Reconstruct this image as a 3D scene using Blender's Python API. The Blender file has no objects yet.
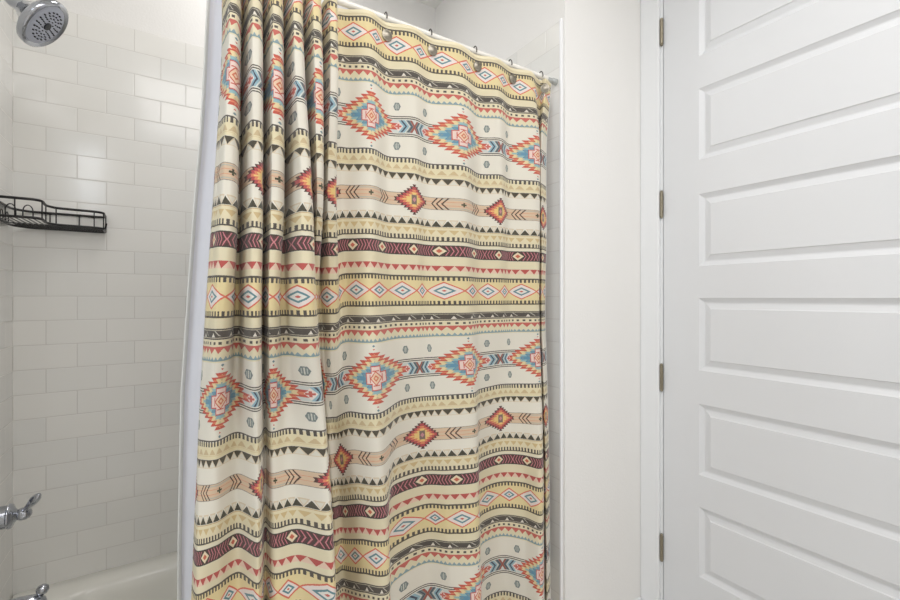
import bpy, bmesh, math, random
from math import sin, cos, tan, atan, atan2, radians, pi, sqrt
from mathutils import Vector, Matrix, noise

random.seed(7)
scn = bpy.context.scene
COL = scn.collection

# ------------------------------------------------------------------ camera frame
F = 436.0; YAW = 32.5; H = 1.27; HOR = 298.0
def th(x): return radians(YAW) + atan((x - 450.0) / F)      # world bearing (from +Y) of an image column

# ------------------------------------------------------------------ node expression helper
class Ex:
    nt = None
    def __init__(s, v): s.v = v
    @staticmethod
    def w(a): return a if isinstance(a, Ex) else Ex(float(a))
    def m(op, *a, clamp=False):
        a = [Ex.w(i) for i in a]
        n = Ex.nt.nodes.new('ShaderNodeMath'); n.operation = op; n.use_clamp = clamp
        for i, e in enumerate(a):
            if isinstance(e.v, float): n.inputs[i].default_value = e.v
            else: Ex.nt.links.new(e.v, n.inputs[i])
        return Ex(n.outputs[0])
    def __add__(s, o): return Ex.m('ADD', s, o)
    __radd__ = __add__
    def __sub__(s, o): return Ex.m('SUBTRACT', s, o)
    def __rsub__(s, o): return Ex.m('SUBTRACT', o, s)
    def __mul__(s, o): return Ex.m('MULTIPLY', s, o)
    __rmul__ = __mul__
    def __truediv__(s, o): return Ex.m('DIVIDE', s, o)
    def __lt__(s, o): return Ex.m('LESS_THAN', s, o)
    def __gt__(s, o): return Ex.m('GREATER_THAN', s, o)
def ab(a): return Ex.m('ABSOLUTE', a)
def fr(a): return Ex.m('FRACT', a)
def fl(a): return Ex.m('FLOOR', a)
def mn(a, b): return Ex.m('MINIMUM', a, b)
def mx(a, b): return Ex.m('MAXIMUM', a, b)
def band(w, a, b): return Ex.m('LESS_THAN', ab(w - (a + b) / 2), (b - a) / 2)
def tri(u, p, off=0.0):                                      # 0 in the middle of a cell, 1 at its edges
    return ab(fr(u * (1.0 / p) + off) - 0.5) * 2.0
def per(u, p, off=0.0):                                      # signed distance to the nearest multiple of p
    return (fr(u * (1.0 / p) + (0.5 - off / p)) - 0.5) * p

def lin(c):
    return tuple(((v / 255) / 12.92 if v / 255 <= .04045 else ((v / 255 + .055) / 1.055) ** 2.4) for v in c) + (1.0,)

def new_mat(name, col=(200, 200, 200), rough=.5, metal=0.0, **kw):
    m = bpy.data.materials.new(name); m.use_nodes = True
    b = m.node_tree.nodes['Principled BSDF']
    b.inputs['Base Color'].default_value = lin(col)
    b.inputs['Roughness'].default_value = rough
    b.inputs['Metallic'].default_value = metal
    for k, v in kw.items(): b.inputs[k.replace('_', ' ')].default_value = v
    return m
def add_bump(m, scale, strength, dist=.002, detail=2.0, coord='Object', stretch=(1, 1, 1)):
    nt = m.node_tree; b = nt.nodes['Principled BSDF']
    tc = nt.nodes.new('ShaderNodeTexCoord'); mp = nt.nodes.new('ShaderNodeMapping'); mp.inputs['Scale'].default_value = stretch
    n = nt.nodes.new('ShaderNodeTexNoise'); n.inputs['Scale'].default_value = scale; n.inputs['Detail'].default_value = detail
    bu = nt.nodes.new('ShaderNodeBump'); bu.inputs['Strength'].default_value = strength; bu.inputs['Distance'].default_value = dist
    nt.links.new(tc.outputs[coord], mp.inputs[0]); nt.links.new(mp.outputs[0], n.inputs['Vector'])
    nt.links.new(n.outputs[0], bu.inputs['Height']); nt.links.new(bu.outputs[0], b.inputs['Normal'])
    return m

# ------------------------------------------------------------------ materials
M = {}
M['paint'] = add_bump(new_mat('wall_paint', (236, 234, 231), .7), 130, .35, .0015, 3)
M['ceiling'] = new_mat('ceiling_paint', (240, 238, 234), .8)
M['door'] = add_bump(new_mat('door_paint', (220, 221, 223), .38), 60, .08, .001, 2, stretch=(1, .15, 1))
M['trim'] = new_mat('trim_paint', (232, 233, 234), .4)
M['tile_trim'] = new_mat('tile_edge_glaze', (240, 240, 242), .2)
M['acrylic'] = new_mat('tub_enamel', (232, 230, 222), .18)
M['chrome'] = add_bump(new_mat('chrome', (178, 181, 188), .10, 1.0), 30, .05)
M['face'] = new_mat('spray_face_plastic', (186, 190, 204), .35, .2)
M['rubber'] = new_mat('dark_nozzle_rubber', (50, 52, 58), .6)
M['black'] = new_mat('black_coated_wire', (20, 19, 20), .35)
M['nickel'] = new_mat('satin_nickel', (150, 142, 125), .35, 1.0)
M['bronze'] = new_mat('dark_hook_metal', (72, 66, 62), .35, 1.0)
M['pewter'] = add_bump(new_mat('hammered_pewter', (140, 134, 122), .35, .9), 220, .4, .001)
M['rod'] = new_mat('white_rod_enamel', (238, 234, 226), .25)
M['rodend'] = new_mat('rod_end_metal', (186, 188, 186), .3, .5)
M['floor'] = add_bump(new_mat('floor_tile', (214, 211, 206), .45), 12, .1)
M['drain'] = M['chrome']

def tile_mat(name, axis, origin):
    m = bpy.data.materials.new(name); m.use_nodes = True
    nt = m.node_tree; Ex.nt = nt; b = nt.nodes['Principled BSDF']
    g = nt.nodes.new('ShaderNodeNewGeometry'); sp = nt.nodes.new('ShaderNodeSeparateXYZ')
    nt.links.new(g.outputs['Position'], sp.inputs[0])
    a = Ex(sp.outputs[axis]) - origin; z = (Ex(sp.outputs[2]) - 2.22) * (-1.0)
    TW, TH = .1554, .0787
    row = fl(z * (1 / TH))
    off = (row - 2.0 * fl(row * .5)) * .5                  # odd rows are shifted by half a tile
    dz = (0.5 - ab(fr(z * (1 / TH)) - .5)) * TH
    fa = a * (1 / TW) + off
    da = (0.5 - ab(fr(fa) - .5)) * TW
    d = mn(dz, da)
    idn = fr(Ex.m('SINE', row * 12.9898 + fl(fa) * 78.233) * 43758.5453)
    grout = d < .0012
    mix = nt.nodes.new('ShaderNodeMix'); mix.data_type = 'RGBA'
    v = nt.nodes.new('ShaderNodeMix'); v.data_type = 'RGBA'
    nt.links.new(idn.v, v.inputs[0]); v.inputs[6].default_value = lin((236, 234, 229)); v.inputs[7].default_value = lin((230, 229, 225))
    nt.links.new(grout.v, mix.inputs[0]); nt.links.new(v.outputs[2], mix.inputs[6]); mix.inputs[7].default_value = lin((214, 211, 206))
    nt.links.new(mix.outputs[2], b.inputs['Base Color'])
    r = grout * .6 + .13
    nt.links.new(r.v, b.inputs['Roughness'])
    n = nt.nodes.new('ShaderNodeTexNoise'); n.inputs['Scale'].default_value = 14
    nt.links.new(g.outputs['Position'], n.inputs['Vector'])
    hgt = Ex.m('MINIMUM', d * 400.0, 1.0) + Ex(n.outputs[0]) * .25
    bu = nt.nodes.new('ShaderNodeBump'); bu.inputs['Distance'].default_value = .0010; bu.inputs['Strength'].default_value = .4
    nt.links.new(hgt.v, bu.inputs['Height']); nt.links.new(bu.outputs[0], b.inputs['Normal'])
    return m
M['tile_x'] = tile_mat('subway_tile_back', 0, -.424)
M['tile_y'] = tile_mat('subway_tile_side', 1, 1.9 - .1554 * 10)

# ------------------------------------------------------------------ curtain pattern (pure maths on the cloth's own u, v in metres)
PU, PV, UM = .305, .655, -.04
def curtain_mat():
    m = bpy.data.materials.new('woven_geometric_stripe_fabric'); m.use_nodes = True
    nt = m.node_tree; Ex.nt = nt; b = nt.nodes['Principled BSDF']
    uvn = nt.nodes.new('ShaderNodeUVMap'); uvn.uv_map = 'UVMap'
    sp = nt.nodes.new('ShaderNodeSeparateXYZ'); nt.links.new(uvn.outputs[0], sp.inputs[0])
    # yarn jitter so that edges look woven rather than cut
    nz = nt.nodes.new('ShaderNodeTexNoise'); nz.inputs['Scale'].default_value = 420; nz.inputs['Detail'].default_value = 1
    nt.links.new(uvn.outputs[0], nz.inputs['Vector'])
    jit = (Ex(nz.outputs[0]) - .5)
    u = Ex(sp.outputs[0]) + jit * .0016     # u = 0 at a large medallion
    v = Ex(sp.outputs[1]) + jit * .0012
    w = fr(v * (1 / PV)) * PV
    state = {'c': None}
    def rgb(c):
        n = nt.nodes.new('ShaderNodeRGB'); n.outputs[0].default_value = lin(c); return n.outputs[0]
    def lay(mask, c, amt=1.0):
        n = nt.nodes.new('ShaderNodeMix'); n.data_type = 'RGBA'
        if amt != 1.0: mask = mask * amt
        nt.links.new(mask.v, n.inputs[0])
        if state['c'] is None: n.inputs[6].default_value = lin(c)
        else: nt.links.new(state['c'], n.inputs[6])
        n.inputs[7].default_value = lin(c)
        state['c'] = n.outputs[2]
    WHITE = (236, 231, 219); CREAM = (232, 222, 192); YEL = (235, 218, 168); TAN = (206, 178, 132)
    DARK = (76, 70, 70); RED = (204, 100, 92); BLUE = (124, 168, 188); TEAL = (92, 140, 150); MAR = (98, 44, 58)
    PINK = (232, 170, 160); ORG = (226, 128, 84); GREY = (118, 130, 132); NAVY = (50, 66, 92)
    state['c'] = rgb(WHITE)
    # ground colours of the bands (a constant colour ramp over one repeat)
    ramp = nt.nodes.new('ShaderNodeValToRGB'); cr = ramp.color_ramp; cr.interpolation = 'CONSTANT'
    stops = [(0, YEL), (.084, CREAM), (.172, WHITE), (.3435, (233, 222, 188)), (.379, WHITE), (.519, (233, 222, 190)), (.5585, (233, 226, 205)), (.600, CREAM)]
    while len(cr.elements) < len(stops): cr.elements.new(.5)
    for e, (p, c) in zip(cr.elements, stops): e.position = p / PV; e.color = lin(c)
    wn = w * (1 / PV); nt.links.new(wn.v, ramp.inputs[0]); state['c'] = ramp.outputs[0]
    # above the very first stripe: plain header
    # --- teeth and lines
    tt = tri(u, PU / 28) < .52
    for a, l0, l1, t0, t1 in ((0, 0, .0042, .0042, .0135), (1, .0795, .0835, .070, .0795), (2, .3405, .3435, .3435, .3545), (3, .5555, .5585, .545, .5555)):
        msk = mx(band(w, l0, l1), band(w, t0, t1) * tt)
        lay(msk, DARK)
    # --- diamonds
    ubig = per(u, PU / 2, .105); usm = per(u, PU / 2, .105 + PU / 4)
    dw = ab(w - .0415)
    sb = ab(ubig) * (1 / .048) + dw * (1 / .0255)
    ss = ab(usm) * (1 / .035) + dw * (1 / .0215)
    inb = band(w, .0145, .0690)
    for s, core in ((sb, (1.0, .86, .52, .34, .12)), (ss, (1.0, .80, .52, .30, .12))):
        lay((s < core[0]) * inb, (222, 110, 88))
        lay((s < core[1]) * inb, (240, 228, 224))
        lay((s < core[2]) * inb, TEAL)
        lay((s < core[3]) * inb, (236, 232, 226))
        lay((s < core[4]) * inb, RED)
    # --- dark band with white triangle marks
    lay(band(w, .1045, .1265), DARK)
    lay(mx(band(w, .1072, .1086), band(w, .1224, .1238)), (200, 192, 172))
    pm = per(u, PU / 6, .02)
    lay((ab(pm) < (w - .1130) * .75) * band(w, .1130, .1215), (232, 226, 214))
    sl = per(u, PU / 6, .035)
    lay((ab(sl - (w - .115) * 1.6) < .0022) * band(w, .109, .119), (190, 184, 172))
    # --- dots
    lay((tri(u, PU / 18) < .42) * band(w, .1310, .1368), DARK)
    # --- red line and triangles, blue triangles
    lay(band(w, .1410, .1450), RED)
    lay((tri(u, PU / 13) < (.1555 - w) * (1 / .0115)) * band(w, .1445, .1555), RED)
    lay((tri(u, PU / 24) < (w - .1615) * (1 / .0075)) * band(w, .1615, .1685), (140, 168, 178))
    lay(band(w, .1682, .1710), (128, 158, 166))
    # --- medallion field: links between the medallions
    um = per(u, PU, 0.0); aum = ab(um)
    cx = ab(per(u, PU, PU / 2))
    dy = w - .257; ady = ab(dy)
    fld = band(w, .176, .338)
    lay(mx(band(ady, .0250, .0275), band(ady, .0195, .0222)), (70, 62, 60))
    lay(band(ady, -.01, .0178), (214, 218, 214))
    # blue chevrons either side of the middle
    chev = cx - ady * .80
    lay(band(chev, .017, .034) * (ady < .0165), (150, 186, 200))
    lay(band(chev, .023, .0282) * (ady < .0165), NAVY)
    lay(band(chev, .002, .013) * (ady < .0165), GREY)
    lay(band(chev, .006, .0095) * (ady < .0165), NAVY)
    lay((ab(cx - ady * .7) < .0035) * (ady < .0165), (160, 84, 76))
    # little red cross beside each medallion tip
    rc = ab(cx - .047)
    lay((rc + ady < .0135), (240, 226, 220))
    lay(mx((rc < .0085) * (ady < .0024), (rc < .0026) * (ady < .007)), RED)
    # hexagon spots above and below
    hx = ab(per(u, PU / 3, PU / 6 * 0)); hx = mn(ab(um - PU / 3 * 1.0), ab(um + PU / 3 * 1.0))
    hy = ab(ady - .0535)
    hexm = mx(hx * 1.0 + hy * .5, hy) < .0105
    lay(hexm, GREY)
    lay(((hx < .0012) * (hy < .008)), (214, 214, 204))
    lay((ab(hx - .0045) < .001) * (hy < .006), (190, 196, 190))
    # medallion with horizontal flame jags
    jag = fr(ady * (1 / .0088))
    sj = aum * (1 / .106) + ady * (1 / .0655)
    q = sj - jag * .22 + .11
    nf = (ady < .0815)
    lay((q < 1.0) * nf, (205, 84, 72))
    lay((band(jag, .0, .35) * (q < 1.0)) * nf, (226, 136, 104))
    q2 = sj - fr(ady * (1 / .0088) + .4) * .20 + .10
    lay(q2 < .80, (234, 214, 168))
    lay(band(q2, .62, .70), (214, 196, 150))
    q3 = sj - fr(ady * (1 / .0088) + .7) * .20 + .10
    lay(q3 < .62, (150, 190, 196))
    lay(q2 < .54, (96, 152, 182))
    lay(band(q3, .40, .45), (128, 158, 168))
    # stepped cross in the middle
    crs = lambda a, c: mx((aum < a) * (ady < c), (aum < c) * (ady < a))
    lay(crs(.0300, .0145), (206, 88, 80))
    lay(crs(.0275, .0120), (240, 216, 208))
    lay(mx(band(mx(aum, ady), .0165, .0190) * crs(.0275, .0095), (aum + ady) < .0185), (206, 96, 84))
    lay((aum + ady) < .0150, (238, 206, 178))
    lay(band(aum + ady, .004, .0085), (214, 120, 90))
    # tiny blue tips above and below each medallion
    lay(((aum * 1.0 + ab(ady - .0775) * 1.4) < .0045), (110, 140, 150))
    # --- tan triangles, black triangles
    t11 = tri(u, PU / 12); t11b = tri(u, PU / 12, .5)
    lay((t11b < (w - .358) * (1 / .015)) * band(w, .360, .3715), (212, 190, 150))
    lay(band(w, .3735, .3747), (222, 202, 160))
    lay((t11b < (w - .3815) * (1 / .017)) * band(w, .3815, .4000), (224, 208, 180))
    lay((t11b < (w - .3860) * (1 / .017)) * band(w, .3860, .3985), (228, 224, 212))
    lay((t11 < (.3990 - w) * (1 / .0165)) * band(w, .3820, .3990), (66, 60, 52))
    # --- tan band with flame diamonds
    dy2 = ab(w - .4520)
    uf = ab(per(u, PU, PU / 2)); uc = ab(um)
    lay(dy2 < .0175, (222, 196, 168))
    lay(band(dy2, .0160, .0175), (150, 140, 132))
    lay(band(dy2, .0045, .0056), (222, 150, 120))
    lay(band(dy2, .0110, .0140) * (uc < .050), (196, 190, 178))
    c2 = uc + dy2 * .85
    for k in (.048, .060, .072):
        lay(band(c2, k, k + .0042) * (dy2 < .0160), (74, 44, 44))
    lay(mx((uc < .008) * (dy2 < .0022), (uc < .0024) * (dy2 < .0065)), (60, 62, 44))
    lay((uc + dy2) < .0045, (60, 62, 44))
    jg = fr(dy2 * (1 / .0058))
    s2 = uf * (1 / .062) + dy2 * (1 / .041)
    lay((s2 - jg * .20 + .10) < 1.0, (84, 46, 52))
    lay((s2 - fr(dy2 * (1 / .0058) + .25) * .20 + .12) < .88, (190, 74, 84))
    lay((s2 - fr(dy2 * (1 / .0058) + .5) * .20 + .12) < .70, (226, 138, 100))
    lay((s2 - fr(dy2 * (1 / .0058) + .75) * .22 + .12) < .52, (238, 206, 132))
    lay(mx(uf * 1.0, dy2 * .75) < .0095, (128, 108, 100))
    lay((uf + dy2) < .007, (206, 140, 150))
    # --- black up triangles, tan down triangles
    lay((t11b < (.5170 - w) * (1 / .024)) * band(w, .4975, .5170), (222, 206, 180))
    lay((t11b < (.5130 - w) * (1 / .024)) * band(w, .5005, .5130), (229, 224, 210))
    lay((t11 < (w - .5000) * (1 / .0175)) * band(w, .5000, .5170), (62, 60, 52))
    lay(band(w, .5180, .5200), (206, 180, 132))
    lay((t11b < (.5400 - w) * (1 / .0150)) * band(w, .5265, .5400), (214, 190, 142))
    # --- maroon chevron band with ovals
    lay(band(w, .5685, .6005), (56, 48, 48))
    dy3 = ab(w - .5845)
    uo = ab(per(u, PU / 3, .045))
    inm = dy3 < .0132
    c3 = fr((uo + dy3 * .55) * (1 / .0098))
    lay(inm, (92, 42, 56))
    lay((c3 < .26) * inm, (205, 128, 138))
    lay(band(c3, .62, .86) * inm, (58, 44, 48))
    lay((uo * .8 + dy3) < .0168, (52, 46, 44))
    lay((uo * .8 + dy3) < .0128, (238, 220, 190))
    lay((uo * .8 + dy3) < .0060, (206, 104, 80))
    # --- red triangles on cream
    lay((t11b < (w - .6270) * (1 / .0165)) * band(w, .6270, .6410), (236, 206, 186))
    lay((t11 < (.6420 - w) * (1 / .0155)) * band(w, .6265, .6420), (192, 78, 78))
    # --- plain cream header above the first stripe
    lay(v < 0.0, (234, 222, 188))
    # slub tint
    n2 = nt.nodes.new('ShaderNodeTexNoise'); n2.inputs['Scale'].default_value = 60; n2.inputs['Detail'].default_value = 3
    mp = nt.nodes.new('ShaderNodeMapping'); mp.inputs['Scale'].default_value = (1.5, 14, 1)
    nt.links.new(uvn.outputs[0], mp.inputs[0]); nt.links.new(mp.outputs[0], n2.inputs['Vector'])
    lay(Ex(n2.outputs[0]) * .10, (240, 225, 180))
    nt.links.new(state['c'], b.inputs['Base Color'])
    b.inputs['Roughness'].default_value = .85
    b.inputs['Sheen Weight'].default_value = .25
    # weave bump
    bx = Ex.m('SINE', Ex(sp.outputs[0]) * 5200.0); by = Ex.m('SINE', Ex(sp.outputs[1]) * 5200.0)
    bu = nt.nodes.new('ShaderNodeBump'); bu.inputs['Distance'].default_value = .0003; bu.inputs['Strength'].default_value = .25
    hh = bx * by + Ex(n2.outputs[0]) * 3.0
    nt.links.new(hh.v, bu.inputs['Height']); nt.links.new(bu.outputs[0], b.inputs['Normal'])
    tr = nt.nodes.new('ShaderNodeBsdfTranslucent'); nt.links.new(state['c'], tr.inputs[0])
    ms = nt.nodes.new('ShaderNodeMixShader'); ms.inputs[0].default_value = .22
    out = nt.nodes['Material Output']
    nt.links.new(b.outputs[0], ms.inputs[1]); nt.links.new(tr.outputs[0], ms.inputs[2]); nt.links.new(ms.outputs[0], out.inputs[0])
    return m
M['curtain'] = curtain_mat()

def liner_mat(name, col, t=.4):
    m = new_mat(name, col, .45)
    nt = m.node_tree; b = nt.nodes['Principled BSDF']; out = nt.nodes['Material Output']
    tr = nt.nodes.new('ShaderNodeBsdfTranslucent'); tr.inputs[0].default_value = lin(col)
    ms = nt.nodes.new('ShaderNodeMixShader'); ms.inputs[0].default_value = t
    nt.links.new(b.outputs[0], ms.inputs[1]); nt.links.new(tr.outputs[0], ms.inputs[2]); nt.links.new(ms.outputs[0], out.inputs[0])
    return m
M['liner'] = add_bump(liner_mat('white_liner_fabric', (246, 246, 250)), 900, .08, .0004)
M['liner_hem'] = liner_mat('liner_hem_fabric', (238, 238, 234), .15)
M['header'] = liner_mat('cream_header_fabric', (234, 222, 188), .1)

# ------------------------------------------------------------------ object helpers
def obj(name, bm, mat, parent=None, smooth=False, **props):
    me = bpy.data.meshes.new(name); bm.normal_update(); bm.to_mesh(me); bm.free()
    o = bpy.data.objects.new(name, me); COL.objects.link(o)
    for mm in (mat if isinstance(mat, (list, tuple)) else [mat]): me.materials.append(mm)
    if parent:
        o.parent = parent
    if smooth:
        for p in me.polygons: p.use_smooth = True
    for k, v in props.items(): o[k] = v
    return o
def thing(name, loc, label, category, group=None):
    o = bpy.data.objects.new(name, None); COL.objects.link(o); o.location = loc; o.empty_display_size = .05
    o['label'] = label; o['category'] = category
    if group: o['group'] = group
    return o
def box(bm, x0, y0, z0, x1, y1, z1, mi=0):
    vs = [bm.verts.new(p) for p in ((x0, y0, z0), (x1, y0, z0), (x1, y1, z0), (x0, y1, z0), (x0, y0, z1), (x1, y0, z1), (x1, y1, z1), (x0, y1, z1))]
    for f in ((0, 3, 2, 1), (4, 5, 6, 7), (0, 1, 5, 4), (1, 2, 6, 5), (2, 3, 7, 6), (3, 0, 4, 7)):
        fc = bm.faces.new([vs[i] for i in f]); fc.material_index = mi
def tube(bm, pts, r, n=10, closed=False, caps=True):
    pts = [Vector(p) for p in pts]; N = len(pts)
    rr = r if isinstance(r, (list, tuple)) else [r] * N
    rings = []; prev = None
    for i in range(N):
        if closed: t = pts[(i + 1) % N] - pts[i - 1]
        else: t = pts[min(i + 1, N - 1)] - pts[max(i - 1, 0)]
        t.normalize()
        if prev is None:
            a = Vector((0, 0, 1)) if abs(t.z) < .9 else Vector((1, 0, 0))
            nrm = t.cross(a).normalized()
        else:
            nrm = (prev - t * prev.dot(t)).normalized()
        prev = nrm; bn = t.cross(nrm)
        rings.append([bm.verts.new(pts[i] + (nrm * cos(2 * pi * k / n) + bn * sin(2 * pi * k / n)) * rr[i]) for k in range(n)])
    for i in range(N if closed else N - 1):
        a, b = rings[i], rings[(i + 1) % N]
        for k in range(n): bm.faces.new((a[k], a[(k + 1) % n], b[(k + 1) % n], b[k]))
    if not closed and caps:
        bm.faces.new(list(reversed(rings[0]))); bm.faces.new(rings[-1])
def lathe(bm, prof, org, axis, n=40):
    """prof = [(distance along axis, radius)]"""
    ax = Vector(axis).normalized(); org = Vector(org)
    a = Vector((0, 0, 1)) if abs(ax.z) < .9 else Vector((1, 0, 0))
    e1 = ax.cross(a).normalized(); e2 = ax.cross(e1)
    rings = []
    for d, r in prof:
        if r < 1e-6: rings.append([bm.verts.new(org + ax * d)])
        else: rings.append([bm.verts.new(org + ax * d + (e1 * cos(2 * pi * k / n) + e2 * sin(2 * pi * k / n)) * r) for k in range(n)])
    for a_, b_ in zip(rings, rings[1:]):
        if len(a_) == 1 and len(b_) == 1: continue
        for k in range(n):
            k2 = (k + 1) % n
            if len(a_) == 1: bm.faces.new((a_[0], b_[k2], b_[k]))
            elif len(b_) == 1: bm.faces.new((a_[k], a_[k2], b_[0]))
            else: bm.faces.new((a_[k], a_[k2], b_[k2], b_[k]))
def smooth_angle(o, ang=35):
    for p in o.data.polygons: p.use_smooth = True
    md = o.modifiers.new('edge', 'EDGE_SPLIT'); md.split_angle = radians(ang)
def bevel(o, w, seg=2):
    md = o.modifiers.new('bevel', 'BEVEL'); md.width = w; md.segments = seg; md.limit_method = 'ANGLE'
def rounded(pts, r, seg=5):
    """round the corners of a polyline"""
    pts = [Vector(p) for p in pts]; out = [pts[0]]
    for i in range(1, len(pts) - 1):
        a, b, c = pts[i - 1], pts[i], pts[i + 1]
        d1 = (a - b); d2 = (c - b); q = min(r, d1.length * .48, d2.length * .48)
        p0 = b + d1.normalized() * q; p2 = b + d2.normalized() * q
        for s in range(seg + 1):
            t = s / seg; out.append(p0 * (1 - t) ** 2 + b * 2 * t * (1 - t) + p2 * t * t)
    out.append(pts[-1]); return out

# ------------------------------------------------------------------ room shell
XL, XR, YB = -.424, 1.12, 1.90          # tiled alcove: left tile face, right tile face, back tile face
YF = 1.041                              # face of the stub walls that flank the alcove
XD = 1.561                              # plane of the wall with the door
TT = .008; ZT = 2.22; CEIL = 2.74
X0, Y0 = -1.30, -1.60                   # far left and rear of the bathroom

bm = bmesh.new()
box(bm, XL - TT - .1, YB + TT, 0, XR + TT + .1, YB + TT + .1, CEIL, 0)
box(bm, XL, YB, .30, XR, YB + TT, ZT, 1)
obj('wall_back', bm, [M['paint'], M['tile_x']], kind='structure')
bm = bmesh.new()
box(bm, XL - TT - .1, YF, 0, XL - TT, YB + TT, CEIL, 0)
box(bm, XL - TT, 1.055, .30, XL, YB + TT, ZT, 1)
box(bm, X0 - .1, YF, 0, XL - TT - .1, YF + .1, CEIL, 0)
box(bm, X0 - .1, Y0, 0, X0, YF, CEIL, 0)
obj('wall_left', bm, [M['paint'], M['tile_y']], kind='structure')
bm = bmesh.new()
box(bm, XR + TT, YF, 0, XD, YB + TT, CEIL, 0)
box(bm, XR, 1.058, 0, XR + TT, YB + TT, ZT, 1)
o = obj('wall_right', bm, [M['paint'], M['tile_y']], kind='structure')
DY0, DY1, DTOP = .953 - .914, .953, 2.46           # door slab
JW = .006
bm = bmesh.new()
box(bm, XD, DY1 + .022, 0, XD + .12, YF + .1, CEIL)
box(bm, XD, Y0, 0, XD + .12, DY0 - .022, CEIL)
box(bm, XD, DY0 - .022, DTOP + .022, XD + .12, DY1 + .022, CEIL)
obj('wall_door_side', bm, M['paint'], kind='structure')
bm = bmesh.new(); box(bm, X0 - .1, Y0 - .1, 0, XD + .12, Y0, CEIL)
obj('wall_rear', bm, M['paint'], kind='structure')
bm = bmesh.new(); box(bm, X0 - .1, Y0 - .1, CEIL, XD + .12, YB + .2, CEIL + .08)
obj('ceiling', bm, M['ceiling'], kind='structure')
bm = bmesh.new(); box(bm, X0 - .1, Y0 - .1, -.08, XD + .9, YB + .2, 0)
obj('floor', bm, M['floor'], kind='structure')
# slim edge trim that ends the tiling
bm = bmesh.new(); box(bm, XR - .003, 1.050, 0, XR + TT, 1.058, ZT + .006)
o = obj('trim_1', bm, M['tile_trim'], kind='structure'); bevel(o, .002)
bm = bmesh.new(); box(bm, XL - TT, 1.047, .0, XL + .003, 1.055, ZT + .006)
o = obj('trim_2', bm, M['tile_trim'], kind='structure'); bevel(o, .002)
# baseboard on the stub wall beside the door
def baseboard(name, x0, x1):
    bm = bmesh.new(); box(bm, x0, YF - .014, 0, x1, YF, .088)
    box(bm, x0, YF - .008, .088, x1, YF, .102)
    o = obj(name, bm, M['trim'], kind='structure'); bevel(o, .002)
baseboard('baseboard_right', XR + TT + .002, XD - .018)
baseboard('baseboard_left', X0, XL - TT - .002)

# door casing and jamb
bm = bmesh.new()
cy0 = DY1 + .011
def casing_leg(bm, ya, yb, z1):
    s = 1 if yb > ya else -1
    box(bm, XD - .015, min(ya, yb), 0, XD, max(ya, yb), z1)
casing_leg(bm, cy0, YF - .0005, DTOP + .07)
o = obj('trim_3', bm, M['trim'], kind='structure'); bevel(o, .003)
bm = bmesh.new(); casing_leg(bm, DY0 - .011, DY0 - .075, DTOP + .07); box(bm, XD - .015, DY0 - .011, DTOP + .011, XD, cy0, DTOP + .07)
o = obj('trim_4', bm, M['trim'], kind='structure'); bevel(o, .003)
bm = bmesh.new()
box(bm, XD, DY1 + .003, 0, XD + .12, DY1 + .022, DTOP + .022); box(bm, XD, DY0 - .022, 0, XD + .12, DY0 - .003, DTOP + .022)
box(bm, XD, DY0 - .003, DTOP + .003, XD + .12, DY1 + .003, DTOP + .022)
box(bm, XD + .045, DY1 - .012, 0, XD + .06, DY1 + .003, DTOP + .003); box(bm, XD + .045, DY0 - .003, 0, XD + .06, DY0 + .012, DTOP + .003)
obj('trim_5', bm, M['trim'], kind='structure')

# door slab with six raised panels
door = bpy.data.objects.new('door_1', None); COL.objects.link(door); door.location = (XD, DY1, 0); door['kind'] = 'structure'
PZ = [(2.116, 2.365), (2.003, 1.754), (1.6335, 1.382), (1.270, 1.0166), (.8995, .6514), (.5395, .295)]
PZ = [(H + (min(a) - H) * 1.005, H + (max(a) - H) * 1.005) for a in PZ]
bm = bmesh.new()
pY0, pY1 = DY0 + .129, DY1 - .129; zb = .012
xf = XD + .002
def quad(bm, pts): return bm.faces.new([bm.verts.new(p) for p in pts])
def rect(y0, z0, y1, z1, x): return [Vector((x, y0, z0)), Vector((x, y1, z0)), Vector((x, y1, z1)), Vector((x, y0, z1))]
def ring(bm, a, b):
    for i in range(4):
        j = (i + 1) % 4; quad(bm, (a[j], a[i], b[i], b[j]))
zs = sorted(PZ)
edges = [zb] + [v for p in zs for v in p] + [DTOP]
for a, b in ((DY0, pY0), (pY1, DY1)): quad(bm, list(reversed(rect(a, zb, b, DTOP, xf))))
for i in range(0, len(edges), 2): quad(bm, list(reversed(rect(pY0, edges[i], pY1, edges[i + 1], xf))))
for z0, z1 in zs:                                   # sticking, groove, bevel, raised field
    steps = [(0, 0), (.003, .003), (.012, .009), (.0155, .0105), (.019, .0105), (.036, .0045), (.0385, .0015)]
    loops = [rect(pY0 + i, z0 + i, pY1 - i, z1 - i, xf + d) for i, d in steps]
    for a, b in zip(loops, loops[1:]): ring(bm, a, b)
    quad(bm, list(reversed(loops[-1])))
xb = xf + .040
quad(bm, rect(DY0, zb, DY1, DTOP, xb))
for (ya, za, yb_, zb_) in ((DY0, zb, DY1, zb), (DY1, zb, DY1, DTOP), (DY1, DTOP, DY0, DTOP), (DY0, DTOP, DY0, zb)):
    quad(bm, ((xf, ya, za), (xf, yb_, zb_), (xb, yb_, zb_), (xb, ya, za)))
bmesh.ops.remove_doubles(bm, verts=bm.verts, dist=1e-5)
bmesh.ops.recalc_face_normals(bm, faces=bm.faces)
o = obj('door_slab', bm, M['door'], door); o.matrix_parent_inverse = Matrix.Translation((-XD, -DY1, 0))
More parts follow.
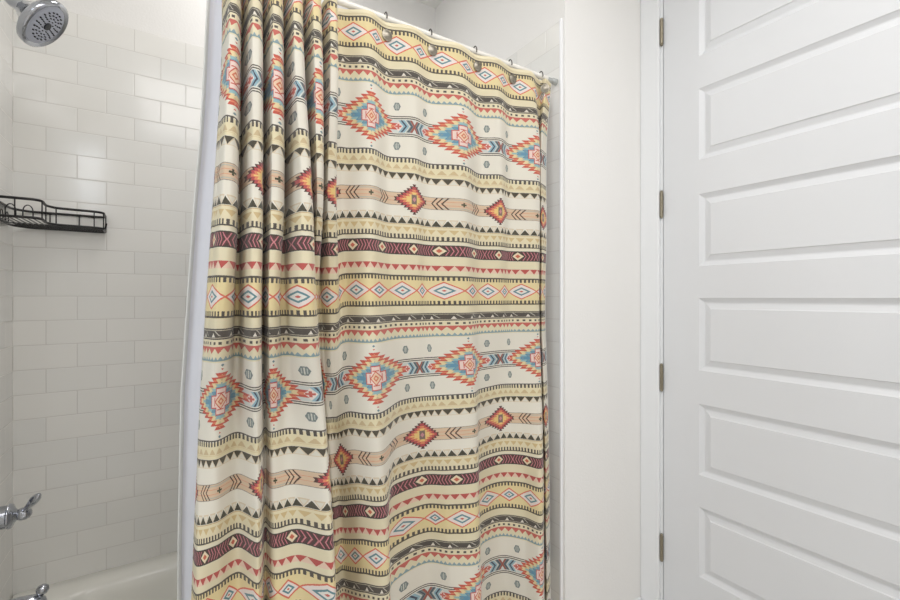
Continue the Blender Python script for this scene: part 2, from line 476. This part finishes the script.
for z in (2.272, 1.622, .970, .329):                # four hinges
    bm = bmesh.new()
    hy, hx = DY1 + .0045, XD - .0055
    for k in range(5): lathe(bm, [(0, 0), (0, .0055), (.0005, .0062), (.0175, .0062), (.018, .0055), (.018, 0)], (hx, hy, z - .045 + k * .0182), (0, 0, 1), 14)
    lathe(bm, [(0, 0), (0, .0045), (.004, .0055), (.007, .003), (.007, 0)], (hx, hy, z + .046), (0, 0, 1), 12)
    lathe(bm, [(0, 0), (0, .0045), (.004, .0055), (.007, .003), (.007, 0)], (hx, hy, z - .045), (0, 0, -1), 12)
    box(bm, XD - .001, DY1 + .004, z - .045, XD + .028, DY1 + .0055, z + .045)
    o = obj('door_hinge', bm, M['nickel'], door, label='satin nickel butt hinge'); o.matrix_parent_inverse = Matrix.Translation((-XD, -DY1, 0)); smooth_angle(o)

# ------------------------------------------------------------------ bathtub
TY0, TY1, TZ = 1.102, YB - .0015, .338
tx0, tx1 = XL + .0015, XR - .0015
tub = thing('bathtub', ((tx0 + tx1) / 2, (TY0 + TY1) / 2, 0), 'white enamelled alcove bathtub behind the curtain, below the white tiles', 'bathtub')
def rrect(x0, y0, x1, y1, r, z, n=12):
    pts = []
    for cx_, cy_, a0 in ((x1 - r, y1 - r, 0), (x0 + r, y1 - r, 90), (x0 + r, y0 + r, 180), (x1 - r, y0 + r, 270)):
        for k in range(n + 1):
            a = radians(a0 + 90 * k / n); pts.append((cx_ + r * cos(a), cy_ + r * sin(a), z))
    return pts
bm = bmesh.new()
# (inset left, right, front, back, corner radius, z)
L = [(0, 0, 0, 0, .004, 0), (0, 0, 0, 0, .004, .30), (0, 0, 0, 0, .006, TZ - .012), (.003, .003, .004, .0, .008, TZ - .003), (.008, .008, .012, .004, .012, TZ),
     (.065, .06, .070, .062, .10, TZ - .002), (.082, .075, .084, .078, .12, TZ - .006), (.092, .086, .092, .088, .13, TZ - .018), (.100, .10, .099, .095, .13, TZ - .05),
     (.125, .16, .118, .115, .14, .16), (.145, .24, .135, .135, .15, .085), (.18, .30, .17, .17, .14, .062), (.26, .38, .25, .25, .10, .056)]
prev = None
for a, b, c, d, r, z in L:
    cur = [bm.verts.new(p) for p in rrect(tx0 + a, TY0 + c, tx1 - b, TY1 - d, r, z)]
    if prev:
        n = len(cur)
        for k in range(n): bm.faces.new((prev[k], prev[(k + 1) % n], cur[(k + 1) % n], cur[k]))
    prev = cur
bm.faces.new(prev)
bmesh.ops.recalc_face_normals(bm, faces=bm.faces)
o = obj('tub_shell', bm, M['acrylic'], tub); o.matrix_parent_inverse = Matrix.Translation(-tub.location); smooth_angle(o, 40)
bm = bmesh.new(); lathe(bm, [(0, 0), (0, .03), (.003, .034), (.005, .03), (.005, 0)], (tx0 + .33, 1.5, .0565), (0, 0, 1), 24)
o = obj('drain', bm, M['chrome'], tub, label='chrome drain'); o.matrix_parent_inverse = Matrix.Translation(-tub.location)

# ------------------------------------------------------------------ shower head
HP = Vector((-.277, 1.50, 1.972)); hn = Vector((.79, -.10, -.61)).normalized()
sh = thing('wall_mounted_shower', (XL, 1.52, 2.08), 'round chrome shower head on its wall arm high on the left tiled wall', 'shower head')
inv = Matrix.Translation(-sh.location)
def part(name, bm, mat, root, **k):
    o = obj(name, bm, mat, root, **k); o.matrix_parent_inverse = Matrix.Translation(-root.location); return o
R_ = .067
bm = bmesh.new()
lathe(bm, [(-.070, 0), (-.070, .014), (-.062, .017), (-.055, .017), (-.050, .021), (-.038, .029), (-.026, .042), (-.015, .056), (-.008, R_), (.000, R_ + .0015), (.006, R_), (.009, R_ - .005), (.006, R_ - .010), (.004, R_ - .012)], HP, hn, 56)
o = part('head_body', bm, M['chrome'], sh); smooth_angle(o, 50)
bm = bmesh.new()
lathe(bm, [(.000, R_ - .0105), (.0045, R_ - .0115), (.0065, R_ - .018), (.0075, R_ - .024), (.0082, .02), (.0082, 0)], HP, hn, 48)
fp = part('spray_face', bm, M['face'], sh, label='pale grey spray face'); smooth_angle(fp, 50)
bm = bmesh.new()
a = Vector((0, 0, 1)); e1 = hn.cross(a).normalized(); e2 = hn.cross(e1)
for rad, cnt, rr in ((.016, 8, .0016), (.024, 14, .0018), (.032, 18, .0019), (.0405, 20, .0022)):
    for k in range(cnt):
        an = 2 * pi * (k + .5 * (cnt % 4)) / cnt
        lathe(bm, [(-.001, 0), (-.001, rr), (.0025, rr * .8), (.0025, 0)], HP + hn * .008 + (e1 * cos(an) + e2 * sin(an)) * rad, hn, 8)
obj('nozzle_field', bm, M['rubber'], fp, kind='stuff', label='dark rubber nozzles')
bm = bmesh.new(); lathe(bm, [(0, 0), (0, .0105), (.003, .0095), (.0038, 0)], HP + hn * .008, hn, 20)
obj('center_cap', bm, M['rubber'], fp, label='dark centre cap')
bm = bmesh.new()
j = HP - hn * .075
A = [Vector((XL + .002, 1.515, 2.085)), Vector((XL + .05, 1.515, 2.085)), j + Vector((-.035, .014, .045)), j]
pts = []
for k in range(17):
    t = k / 16; p = A[0] * (1 - t) ** 3 + A[1] * 3 * t * (1 - t) ** 2 + A[2] * 3 * t * t * (1 - t) + A[3] * t ** 3; pts.append(p)
tube(bm, pts, .0105, 16)
o = part('shower_arm', bm, M['chrome'], sh, smooth=True)
bm = bmesh.new(); lathe(bm, [(0, 0), (0, .011), (.004, .0165), (.018, .0185), (.028, .015), (.030, 0)], HP - hn * .088, hn, 24)
o = part('ball_joint', bm, M['chrome'], sh); smooth_angle(o, 50)
bm = bmesh.new(); lathe(bm, [(0, 0), (0, .032), (.003, .031), (.010, .018), (.012, .012), (.012, 0)], (XL - .0002, 1.515, 2.085), (1, 0, 0), 32)
o = part('wall_flange', bm, M['chrome'], sh); smooth_angle(o, 50)

# ------------------------------------------------------------------ valve handle
VY, VZ = 1.50, .728
vh = thing('shower_valve', (XL, VY, VZ), 'chrome shower valve with lever handle, on the left wall above the tub spout', 'faucet handle')
bm = bmesh.new(); lathe(bm, [(0, 0), (0, .085), (.003, .084), (.010, .070), (.014, .036), (.014, 0)], (XL - .0002, VY, VZ), (1, 0, 0), 48)
o = part('escutcheon', bm, M['chrome'], vh); smooth_angle(o, 50)
bm = bmesh.new(); lathe(bm, [(.012, 0), (.012, .031), (.050, .028), (.080, .027), (.083, .0305), (.088, .029), (.093, .018), (.097, .0135), (.100, .011), (.100, 0)], (XL, VY, VZ), (1, 0, 0), 40)
o = part('valve_sleeve', bm, M['chrome'], vh); smooth_angle(o, 50)
bm = bmesh.new()
lathe(bm, [(.094, 0), (.094, .009), (.099, .013), (.106, .0155), (.114, .015), (.121, .011), (.124, .006), (.124, 0)], (XL, VY, VZ), (1, 0, 0), 28)
hb = Vector((XL + .110, VY - .004, VZ + .006)); ht = Vector((-.276, 1.455, .786)); dd = (ht - hb)
prof = [(0, .008), (.18, .0065), (.30, .0075), (.40, .0098), (.55, .0122), (.70, .0125), (.85, .0105), (.95, .0065), (1.0, .003)]
wv = Vector((0, 1, 0)); side = dd.cross(wv).normalized()
rings = []
for t, r in prof:
    c = hb + dd * t 
    rings.append([bm.verts.new(c + wv * cos(2 * pi * k / 16) * r * 1.0 + side * sin(2 * pi * k / 16) * (r * (.8 if t > .3 else .95))) for k in range(16)])
for a_, b_ in zip(rings, rings[1:]):
    for k in range(16): bm.faces.new((a_[k], a_[(k + 1) % 16], b_[(k + 1) % 16], b_[k]))
bm.faces.new(rings[-1]); bm.faces.new(list(reversed(rings[0])))
bmesh.ops.recalc_face_normals(bm, faces=bm.faces)
o = part('lever_handle', bm, M['chrome'], vh); smooth_angle(o, 60)

# ------------------------------------------------------------------ tub spout
SY, SZ = 1.50, .492
sp_ = thing('tub_spout', (XL, SY, SZ), 'chrome tub spout with a diverter knob, on the left wall just above the tub rim', 'spout')
bm = bmesh.new()
stn = [(0, 0, .026, .024), (.02, 0, .026, .024), (.06, .002, .025, .024), (.10, .002, .0245, .025), (.13, -.002, .024, .026), (.148, -.012, .021, .026), (.155, -.028, .016, .020)]
rings = []
for x, dz, ry, rz in stn:
    rings.append([bm.verts.new((XL - .0002 + x, SY + ry * cos(2 * pi * k / 24), SZ + dz + rz * sin(2 * pi * k / 24))) for k in range(24)])
for a_, b_ in zip(rings, rings[1:]):
    for k in range(24): bm.faces.new((a_[k], a_[(k + 1) % 24], b_[(k + 1) % 24], b_[k]))
bm.faces.new(rings[-1]); bm.faces.new(list(reversed(rings[0])))
bmesh.ops.recalc_face_normals(bm, faces=bm.faces)
o = part('spout_body', bm, M['chrome'], sp_, smooth=True)
bm = bmesh.new(); lathe(bm, [(0, 0), (0, .007), (.006, .0055), (.012, .006), (.016, .0105), (.024, .0135), (.032, .011), (.036, .005), (.037, 0)], (XL + .140, SY, SZ + .009), (.18, 0, 1), 24)
o = part('diverter_knob', bm, M['chrome'], sp_); smooth_angle(o, 60)

# ------------------------------------------------------------------ corner caddy (L-shaped wire basket)
ZR = H + .2755; ZBt = ZR - .051
cad = thing('corner_caddy', (XL + .05, YB - .05, ZBt), 'black wire corner shower caddy mounted where the left and back tiled walls meet', 'shower caddy')
g = .006
outl = [(-.192, YB - g), (XL + .040, YB - g), (XL + g, YB - .040), (XL + g, 1.665), (XL + g + .012, 1.653), (XL + .100, 1.653), (-.312, 1.668), (-.318, 1.745), (-.300, 1.775), (-.204, 1.783), (-.188, 1.797)]
def loop3(z, inset=0): return [Vector((x, y, z)) for x, y in outl]
def closed_round(pts, r):
    q = [(pts[0] + pts[-1]) / 2] + pts + [(pts[0] + pts[-1]) / 2]
    rr = rounded(q, r, 4); return rr[1:-1]
bm = bmesh.new(); P = closed_round(loop3(ZR), .018); tube(bm, P, .0038, 8, closed=True)
for dz in (0,): pass
part('top_rail', bm, M['black'], cad, smooth=True)
bm = bmesh.new(); tube(bm, closed_round(loop3(ZBt), .018), .0038, 8, closed=True)
part('bottom_rail', bm, M['black'], cad, smooth=True)
bm = bmesh.new()
for i in range(6):                                # floor wires, right arm (along X) and left arm (along Y)
    y = YB - .020 - i * .0175
    tube(bm, [(-.190, y, ZBt), (XL + .02 if i < 5 else XL + .01, y, ZBt)], .0015, 6)
for i in range(7):
    x = XL + .020 + i * .0125
    tube(bm, [(x, 1.655, ZBt - .0015), (x, 1.79, ZBt - .0015)], .0015, 6)
part('floor_grid', bm, M['black'], cad)
def post(x, y):
    bm = bmesh.new(); tube(bm, [(x, y, ZBt), (x, y, ZR)], .0017, 6); part('post', bm, M['black'], cad)
for x, y in ((-.192, YB - g), (-.262, YB - g), (-.335, YB - g), (XL + g, 1.80), (XL + g, 1.72), (-.312, 1.668), (-.318, 1.745), (-.300, 1.775), (-.210, 1.783), (-.188, 1.797), (-.365, 1.653)):
    post(x, y)
def arch(p0, p1, base, hgt):
    bm = bmesh.new(); a, b = Vector((*p0, base)), Vector((*p1, base))
    pts = [a] + [a + (b - a) * (.5 - .5 * cos(t)) + Vector((0, 0, hgt * (.45 + .55 * sin(t)))) for t in [pi * k / 10 for k in range(11)]] + [b]
    tube(bm, pts, .0015, 6); part('arch_wire', bm, M['black'], cad, smooth=True)
for k in range(3): arch((XL + .10 - .035 * k - .004, 1.654), (XL + .075 - .035 * k, 1.654), ZBt, .034)
for k in range(3): arch((XL + g, YB - .07 - .05 * k), (XL + g, YB - .095 - .05 * k), ZBt, .034)
for x in (-.34, -.23):
    bm = bmesh.new(); box(bm, x - .010, YB - .006, ZR - .004, x + .010, YB - .0001, ZR + .004)
    o = part('mounting_clip', bm, M['black'], cad); bevel(o, .001)
bm = bmesh.new(); tube(bm, [(-.189, 1.797, ZBt), (-.183, 1.797, ZBt + .002), (-.181, 1.797, ZBt + .018)], .003, 8)
part('end_hook', bm, M['black'], cad)

# ------------------------------------------------------------------ shower curtain
ZTOP = 1.987
U = [-1.192, -1.112, -1.042, -0.967, -0.892, -0.835, -0.742, -0.662, -0.587, -0.53, -0.432, -0.357, -0.282, -0.222, -0.133, -0.04, 0.035, 0.11, 0.1875, 0.265, 0.34, 0.415, 0.4925, 0.57, 0.61, 0.65, 0.71, 0.76]
LV = [
 (2.02, [223, 221.5, 224, 233, 244, 254, 264, 274, 285, 295, 304, 313, 322, 331, 340, 368, 386, 412, 432, 458, 476, 496, 512, 530, 536, 541, 546, 551], [1.11, 1.1, 1.06, 1.005, 1.055, 1.0, 1.055, 1.0, 1.055, 1.0, 1.055, 1.0, 1.055, 1.023, 1.08, 1.05, 1.068, 1.048, 1.066, 1.048, 1.066, 1.048, 1.066, 1.05, 1.068, 1.075, 1.058, 1.072]),
 (1.8, [223, 221.5, 223, 231, 243, 254, 264, 274, 285, 295, 305, 315, 323, 331, 340, 371, 388, 414, 431, 463, 479, 500, 511, 537, 538.5, 539, 542, 546.5], [1.11, 1.09, 1.02, 0.965, 1.035, 0.955, 1.035, 0.955, 1.035, 0.955, 1.035, 0.965, 1.035, 0.983, 1.065, 1.037, 1.072, 1.042, 1.06, 1.027, 1.065, 1.04, 1.063, 1.034, 1.072, 1.078, 1.045, 1.07]),
 (1.5, [216, 214, 215.5, 226, 241, 255, 264, 272, 287, 304, 313, 317, 323, 328, 341, 371, 388, 414, 431, 464, 479, 500, 511, 537, 538.5, 539, 542, 546.5], [1.09, 1.07, 0.99, 0.95, 1.025, 0.95, 1.035, 0.955, 1.02, 0.94, 1.005, 0.965, 1.035, 0.999, 1.06, 1.025, 1.06, 1.042, 1.058, 1.03, 1.068, 1.045, 1.06, 1.035, 1.072, 1.078, 1.045, 1.07]),
 (1.27, [209, 206.5, 208, 220, 239, 254, 264, 269, 285, 307, 319, 317, 323, 332, 345, 371, 393, 417, 432, 466, 480, 500, 512, 537, 538.5, 539, 542, 545], [1.08, 1.05, 0.985, 0.955, 1.02, 0.94, 1.025, 0.95, 0.975, 0.93, 0.985, 1.055, 1.045, 1.034, 1.06, 1.005, 1.06, 1.058, 1.062, 1.035, 1.075, 1.065, 1.07, 1.035, 1.072, 1.078, 1.045, 1.07]),
 (1.0, [201, 199, 200.5, 216, 237, 257, 265, 271, 290, 322, 324, 322, 327, 334, 349, 378, 400, 420, 440, 472, 480, 500, 515, 539, 540.5, 541, 544, 547], [1.08, 1.08, 1.05, 1.023, 1.0654, 1.003, 1.0704, 1.028, 1.033, 0.978, 1.048, 1.0954, 1.0754, 1.072, 1.04, 0.985, 1.072, 1.085, 1.072, 1.045, 1.08, 1.1, 1.085, 1.045, 1.072, 1.078, 1.045, 1.07]),
 (0.677, [193.5, 192.5, 198, 217, 238, 258, 265, 275, 300, 333, 330, 326, 335, 343, 362, 387, 391.5, 424, 450, 477, 480.5, 500, 522, 541, 542.5, 543, 546, 549], [1.08, 1.08, 1.04, 1.05, 1.075, 1.01, 1.069, 1.025, 1.015, 0.95, 1.06, 1.099, 1.079, 1.0794, 1.022, 0.987, 1.077, 1.097, 1.057, 1.03, 1.09, 1.1, 1.06, 1.0, 1.072, 1.078, 1.045, 1.07]),
 (0.42, [190, 189.5, 196, 217, 240, 258, 266, 277, 303, 336, 332, 327, 337, 346, 366, 389, 393.5, 427, 452, 479, 482.5, 502, 524, 542, 543.5, 544, 547, 550], [1.07, 1.07, 1.03, 1.045, 1.065, 0.995, 1.08, 1.015, 1.0, 0.93, 1.05, 1.084, 1.074, 1.08, 0.997, 0.962, 1.062, 1.092, 1.042, 1.007, 1.08, 1.085, 1.03, 0.98, 1.072, 1.078, 1.045, 1.07]),
 (0.08, [190, 189.5, 196, 217, 241, 258, 266, 278, 305, 338, 333, 328, 338, 348, 369, 391, 395.5, 429, 454, 480, 483.5, 503, 525, 543, 544.5, 545, 548, 551], [1.07, 1.07, 1.02, 1.04, 1.06, 0.98, 1.075, 1.01, 0.99, 0.92, 1.04, 1.079, 1.069, 1.07, 0.97, 0.93, 1.04, 1.07, 1.02, 0.98, 1.07, 1.075, 1.02, 0.96, 1.072, 1.078, 1.045, 1.07]),
]
def cr(p, t):        # monotone-ish Catmull-Rom through a list at real index t
    n = len(p); i = min(max(int(t), 0), n - 2); f = t - i
    p0 = p[max(i - 1, 0)]; p1 = p[i]; p2 = p[i + 1]; p3 = p[min(i + 2, n - 1)]
    return .5 * ((2 * p1) + (-p0 + p2) * f + (2 * p0 - 5 * p1 + 4 * p2 - p3) * f * f + (-p0 + 3 * p1 - 3 * p2 + p3) * f ** 3)
LX = []                                             # world control points per level
for z, xs, ys in LV:
    LX.append(([y * tan(th(x)) for x, y in zip(xs, ys)], ys))
LZ = [l[0] for l in LV]
def cloth(u, z):
    i = 0
    while i < len(U) - 2 and U[i + 1] < u: i += 1
    t = i + (u - U[i]) / (U[i + 1] - U[i])
    # level index
    k = 0
    while k < len(LZ) - 2 and LZ[k + 1] > z: k += 1
    f = (LZ[k] - z) / (LZ[k] - LZ[k + 1]); f = min(max(f, 0), 1)
    xs = [cr(LX[q][0], t) for q in range(len(LZ))]; ys = [cr(LX[q][1], t) for q in range(len(LZ))]
    x, y = cr(xs, k + f), cr(ys, k + f)
    # tight pinched tubes in the gathered part: rounded faces with narrow deep valleys
    L_ = min(max((z - .95) / .45, .0), 1) * min(max((14 - t), 0), 1) * min(max(t - 2, 0), 1)
    if L_ > 0 and 2 <= t < 14:
        a = int((t - 3) // 2) * 2 + 3; ft = t - a
        if ft > 1: c_, v_, fq = a + 2, a + 1, 2 - ft
        else: c_, v_, fq = a, a + 1, ft
        xc, yc = cr([q[c_] for q, _ in LX], k + f), cr([q[c_] for _, q in LX], k + f)
        xv, yv = cr([q[v_] for q, _ in LX], k + f), cr([q[v_] for _, q in LX], k + f)
        gx = .84 * sin(min(fq / .60, 1) * pi / 2) + .16 * max(0, (fq - .78) / .22); q_ = min(max(0, (fq - .08) / .78), 1); hy = q_ * q_ * (3 - 2 * q_)
        x += (xc + (xv - xc) * gx - x) * L_
        y += (yc + (yv + .035 - yc) * hy - y) * L_
    n = noise.noise(Vector((u * 9, z * 3.0, 1.3))) * .0035 + noise.noise(Vector((u * 26, z * 6, 5.1))) * .0012
    y += n * min(1, (2.03 - z) * 4)
    return Vector((x, y, z))
def sag(u): 
    t = min(max((-.12 - u) / .10, 0), 1); t = t * t * (3 - 2 * t)
    return .018 * t
sc = thing('shower_curtain', (.55, 1.06, 2.0), 'patterned shower curtain with southwestern stripes and medallions, bunched at its left', 'shower curtain')
NU, NZ = 640, 150
bm = bmesh.new(); uvl = bm.loops.layers.uv.new('UVMap')
ztop_e, zbot_e = 2.004, .10
grid = []; uvs = {}
for i in range(NU + 1):
    u = U[0] + (U[-1] - U[0]) * i / NU; col = []
    # hem scallop between the hooks
    hk = abs(((u / .1525) + .5) % 1 - .5) * 2
    for jx in range(NZ + 1):
        v = -.015 + (ztop_e - zbot_e) * jx / NZ     # distance below the first stripe
        z = ZTOP - sag(u) - v
        sc_ = (.004 * (1 - hk) if False else 0)
        p = cloth(u, z); vt = bm.verts.new(p); uvs[vt] = (u - UM, v); col.append(vt)
    grid.append(col)
for i in range(NU):
    for jx in range(NZ):
        f = bm.faces.new((grid[i][jx], grid[i][jx + 1], grid[i + 1][jx + 1], grid[i + 1][jx])); f.smooth = True
        for l in f.loops: l[uvl].uv = uvs[l.vert]
o = part('printed_cloth', bm, M['curtain'], sc)
md = o.modifiers.new('thick', 'SOLIDIFY'); md.thickness = .0008; md.offset = 0
# side hem at the right edge
bm = bmesh.new()
pts = [cloth(U[-1], ZTOP + .018 - k * (ztop_e - zbot_e) / 60) + Vector((.001, .002, 0)) for k in range(61)]
tube(bm, pts, .0022, 6); part('side_hem', bm, M['liner_hem'], sc, smooth=True, label='pale stitched side hem')
bm = bmesh.new()
NB = 400; rows = []
for i in range(NB + 1):
    u = U[0] + (U[-1] - U[0]) * i / NB; s = sag(u)
    c0 = cloth(u, ZTOP + .0145 - s)
    rows.append([bm.verts.new(c0 + Vector((0, dy, dz))) for dy, dz in ((-.0016, -.008), (-.0020, 0), (0, .0025), (.0020, 0), (.0016, -.008))])
for a_, b_ in zip(rows, rows[1:]):
    for k in range(4):
        f = bm.faces.new((a_[k], a_[k + 1], b_[k + 1], b_[k])); f.smooth = True
part('top_hem', bm, M['header'], sc, label='plain cream top hem')

# ------------------------------------------------------------------ liner (white), behind the curtain and inside the tub
ln = thing('curtain_liner', (.55, 1.15, 2.0), 'plain white shower curtain liner showing left of the patterned curtain', 'curtain liner')
LE = [(2.02, 210), (1.90, 207), (1.80, 205), (1.65, 201), (1.50, 195), (1.27, 188), (1.05, 181.5), (.9, 180), (.677, 178.5), (.42, 178), (.2, 178)]
def lerp_tab(tab, z):
    for (z0, a), (z1, b) in zip(tab, tab[1:]):
        if z >= z1: return a + (b - a) * min(max((z0 - z) / (z0 - z1), 0), 1)
    return tab[-1][1]
def liner(s, z):                                    # s 0..1 from the left edge to the right edge
    d = (2.02 - z) / 1.8
    yb = 1.143 + .080 * min(1, max(0, d - .05) * 1.15)
    xl = (yb - .02) * tan(th(lerp_tab(LE, z))); xr = XR - .012
    if s < .30:
        x = xl + (.31 - xl) * (s / .30)
    else: x = .31 + (xr - .31) * (s - .30) / .70
    amp = .016 if s < .3 else .011
    ph = s / .30 * 5.2 if s < .3 else 5.2 + (s - .3) / .7 * 5
    y = yb + amp * sin(2 * pi * ph + .8 * d) * min(1, .5 + s * 30 * .5)
    y += .004 * sin(z * 11 + s * 9)
    if s < .012: y = y - .004 * (1 - s / .012)
    return Vector((x, y, z))
bm = bmesh.new(); g2 = []
NLU, NLZ = 300, 70; zt2, zb2 = 2.000, .20
for i in range(NLU + 1):
    s = i / NLU; g2.append([bm.verts.new(liner(s, zt2 + (zb2 - zt2) * k / NLZ)) for k in range(NLZ + 1)])
for i in range(NLU):
    for k in range(NLZ):
        f = bm.faces.new((g2[i][k], g2[i][k + 1], g2[i + 1][k + 1], g2[i + 1][k])); f.smooth = True
o = part('liner_sheet', bm, M['liner'], ln); md = o.modifiers.new('t', 'SOLIDIFY'); md.thickness = .0007; md.offset = 0
bm = bmesh.new(); rows = []
for k in range(NLZ + 1):
    z = zt2 + (zb2 - zt2) * k / NLZ
    a, b = liner(0, z), liner(.006, z)
    rows.append([bm.verts.new(p) for p in (a + Vector((-.002, -.001, 0)), a + Vector((0, -.0035, 0)), b + Vector((0, -.0035, 0)), b + Vector((0.001, -.001, 0)), b + Vector((0, .002, 0)), a + Vector((0, .002, 0)))])
for a_, b_ in zip(rows, rows[1:]):
    for k in range(6):
        f = bm.faces.new((a_[k], a_[(k + 1) % 6], b_[(k + 1) % 6], b_[k])); f.smooth = True
part('edge_hem', bm, M['liner_hem'], ln, label='thicker stitched edge hem')

# ------------------------------------------------------------------ rod and hooks
RY, RZ, RR = 1.075, 2.0165, .0085
rd = thing('curtain_rod', (XL, RY, RZ), 'straight white curtain rod running across the alcove above the patterned curtain', 'curtain rod')
bm = bmesh.new(); lathe(bm, [(0, 0), (0, RR), (XR - XL - .045, RR), (XR - XL - .045, 0)], (XL + .001, RY, RZ), (1, 0, 0), 24)
o = part('rod_tube', bm, M['rod'], rd); smooth_angle(o)
bm = bmesh.new(); lathe(bm, [(0, 0), (0, RR - .0005), (.030, RR - .0005), (.032, .0100), (.0495, .0108), (.0495, 0)], (XR - .0495, RY, RZ), (1, 0, 0), 24)
o = part('end_cap', bm, M['rodend'], rd, label='grey rubber tipped end'); smooth_angle(o)
bm = bmesh.new(); lathe(bm, [(0, 0), (0, .017), (.012, .015), (.012, 0)], (XL + .0005, RY, RZ), (1, 0, 0), 24)
o = part('end_cap', bm, M['rodend'], rd); smooth_angle(o)

def make_hook(u, label):
    zc = 1.966 - sag(u)
    c = cloth(u, zc); e = Vector((.0008, 0, 0))
    n = (cloth(u + .004, zc) - cloth(u - .004, zc)).cross(Vector((0, 0, 1))).normalized()
    if n.y > 0: n = -n
    t = thing('curtain_hook', (c.x, RY, RZ + RR), label, 'curtain hook', 'hooks along the curtain rod')
    bm = bmesh.new()
    x = c.x; r = RR + .0022
    pts = [(x, RY + r * sin(a), RZ + (r + .006 * max(0, cos(a))) * cos(a)) for a in [radians(q) for q in range(-115, 96, 15)]]
    pts += [Vector((x, RY + r - .001, RZ - .020)), Vector((x, c.y + .008, zc + .022)), Vector((x, c.y + .006, zc + .004)), Vector((c.x, c.y, zc)) + n * .005]
    tube_r = [.0016] * len(pts)
    tube(bm, pts, .0016, 8)
    o = part('hook_wire', bm, M['bronze'], t, smooth=True)
    bm = bmesh.new()
    lathe(bm, [(0, 0), (0, .0135), (.0015, .0150), (.003, .0146), (.0032, .0122), (.0055, .0075), (.0062, 0)], Vector((c.x, c.y, zc)) + n * .003, n, 28)
    o = part('round_button', bm, M['pewter'], t); smooth_angle(o, 70)
names = {.035: 'dark curtain hook with pewter button, first to the right of the bunched folds',
         .1875: 'dark curtain hook with pewter button, second to the right of the bunched folds',
         .34: 'dark curtain hook with pewter button, middle of the five on the spread cloth',
         .4925: 'dark curtain hook with pewter button, second from the right wall',
         .705: 'dark curtain hook with pewter button, last one by the right tiled wall'}
for k, (u, lab) in enumerate(names.items()): make_hook(u, lab)

# ------------------------------------------------------------------ lights
def area(name, loc, tgt, size, sy, power, col):
    l = bpy.data.lights.new(name, 'AREA'); l.shape = 'RECTANGLE'; l.size = size; l.size_y = sy; l.energy = power; l.color = col
    o = bpy.data.objects.new(name, l); COL.objects.link(o); o.location = loc
    o.rotation_euler = (Vector(tgt) - Vector(loc)).to_track_quat('-Z', 'Y').to_euler()
    return o
area('ceiling_light', (.45, -.25, CEIL - .03), (.45, -.25, 0), 1.3, 1.3, 24.5, (1, .993, .99))
area('vanity_light', (-1.24, .10, 1.55), (.6, .9, 1.1), .9, .7, 14, (.78, .89, 1.0))
area('alcove_fill', (.30, 1.55, CEIL - .03), (.30, 1.55, 0), .3, .3, 3.6, (1, .99, .98))  # added fill that brightens the liner and the alcove tiles
# unseen rear window, added for the bright patch it reflects in the back tiles
m = new_mat('glowing_pane', (230, 235, 240), .4); bb = m.node_tree.nodes['Principled BSDF']
bb.inputs['Emission Color'].default_value = (.85, .92, 1, 1); bb.inputs['Emission Strength'].default_value = 9
bm = bmesh.new()
wx0, wx1, wz0, wz1 = -.75, -.59, 2.14, 2.70
box(bm, wx0 - .03, Y0, wz0 - .03, wx0, Y0 + .02, wz1 + .03); box(bm, wx1, Y0, wz0 - .03, wx1 + .03, Y0 + .02, wz1 + .03)
box(bm, wx0, Y0, wz0 - .03, wx1, Y0 + .02, wz0); box(bm, wx0, Y0, wz1, wx1, Y0 + .02, wz1 + .03); box(bm, wx0, Y0, 2.41, wx1, Y0 + .015, 2.435)
wf = obj('added_window', bm, M['trim'], kind='structure')
bm = bmesh.new(); box(bm, wx0, Y0 + .002, wz0, wx1, Y0 + .006, wz1)
obj('added_window_pane', bm, m, wf)
wd = bpy.data.worlds.new('World'); scn.world = wd; wd.use_nodes = True
wd.node_tree.nodes['Background'].inputs[0].default_value = (.9, .95, 1, 1); wd.node_tree.nodes['Background'].inputs[1].default_value = .3

# ------------------------------------------------------------------ camera
cam = bpy.data.cameras.new('Camera'); co = bpy.data.objects.new('Camera', cam); COL.objects.link(co)
cam.sensor_width = 36; cam.lens = F / 900 * 36; cam.clip_start = .02
cam.shift_y = -(300 - HOR) / 900.0
co.location = (0, 0, H); co.rotation_euler = (radians(90), 0, -radians(YAW))
scn.camera = co
vs = scn.view_settings; vs.view_transform = 'Standard'; vs.look = 'None'; vs.exposure = 0.0; vs.gamma = 1.0; vs.use_curve_mapping = False
scn.cycles.max_bounces = 10; scn.cycles.diffuse_bounces = 6
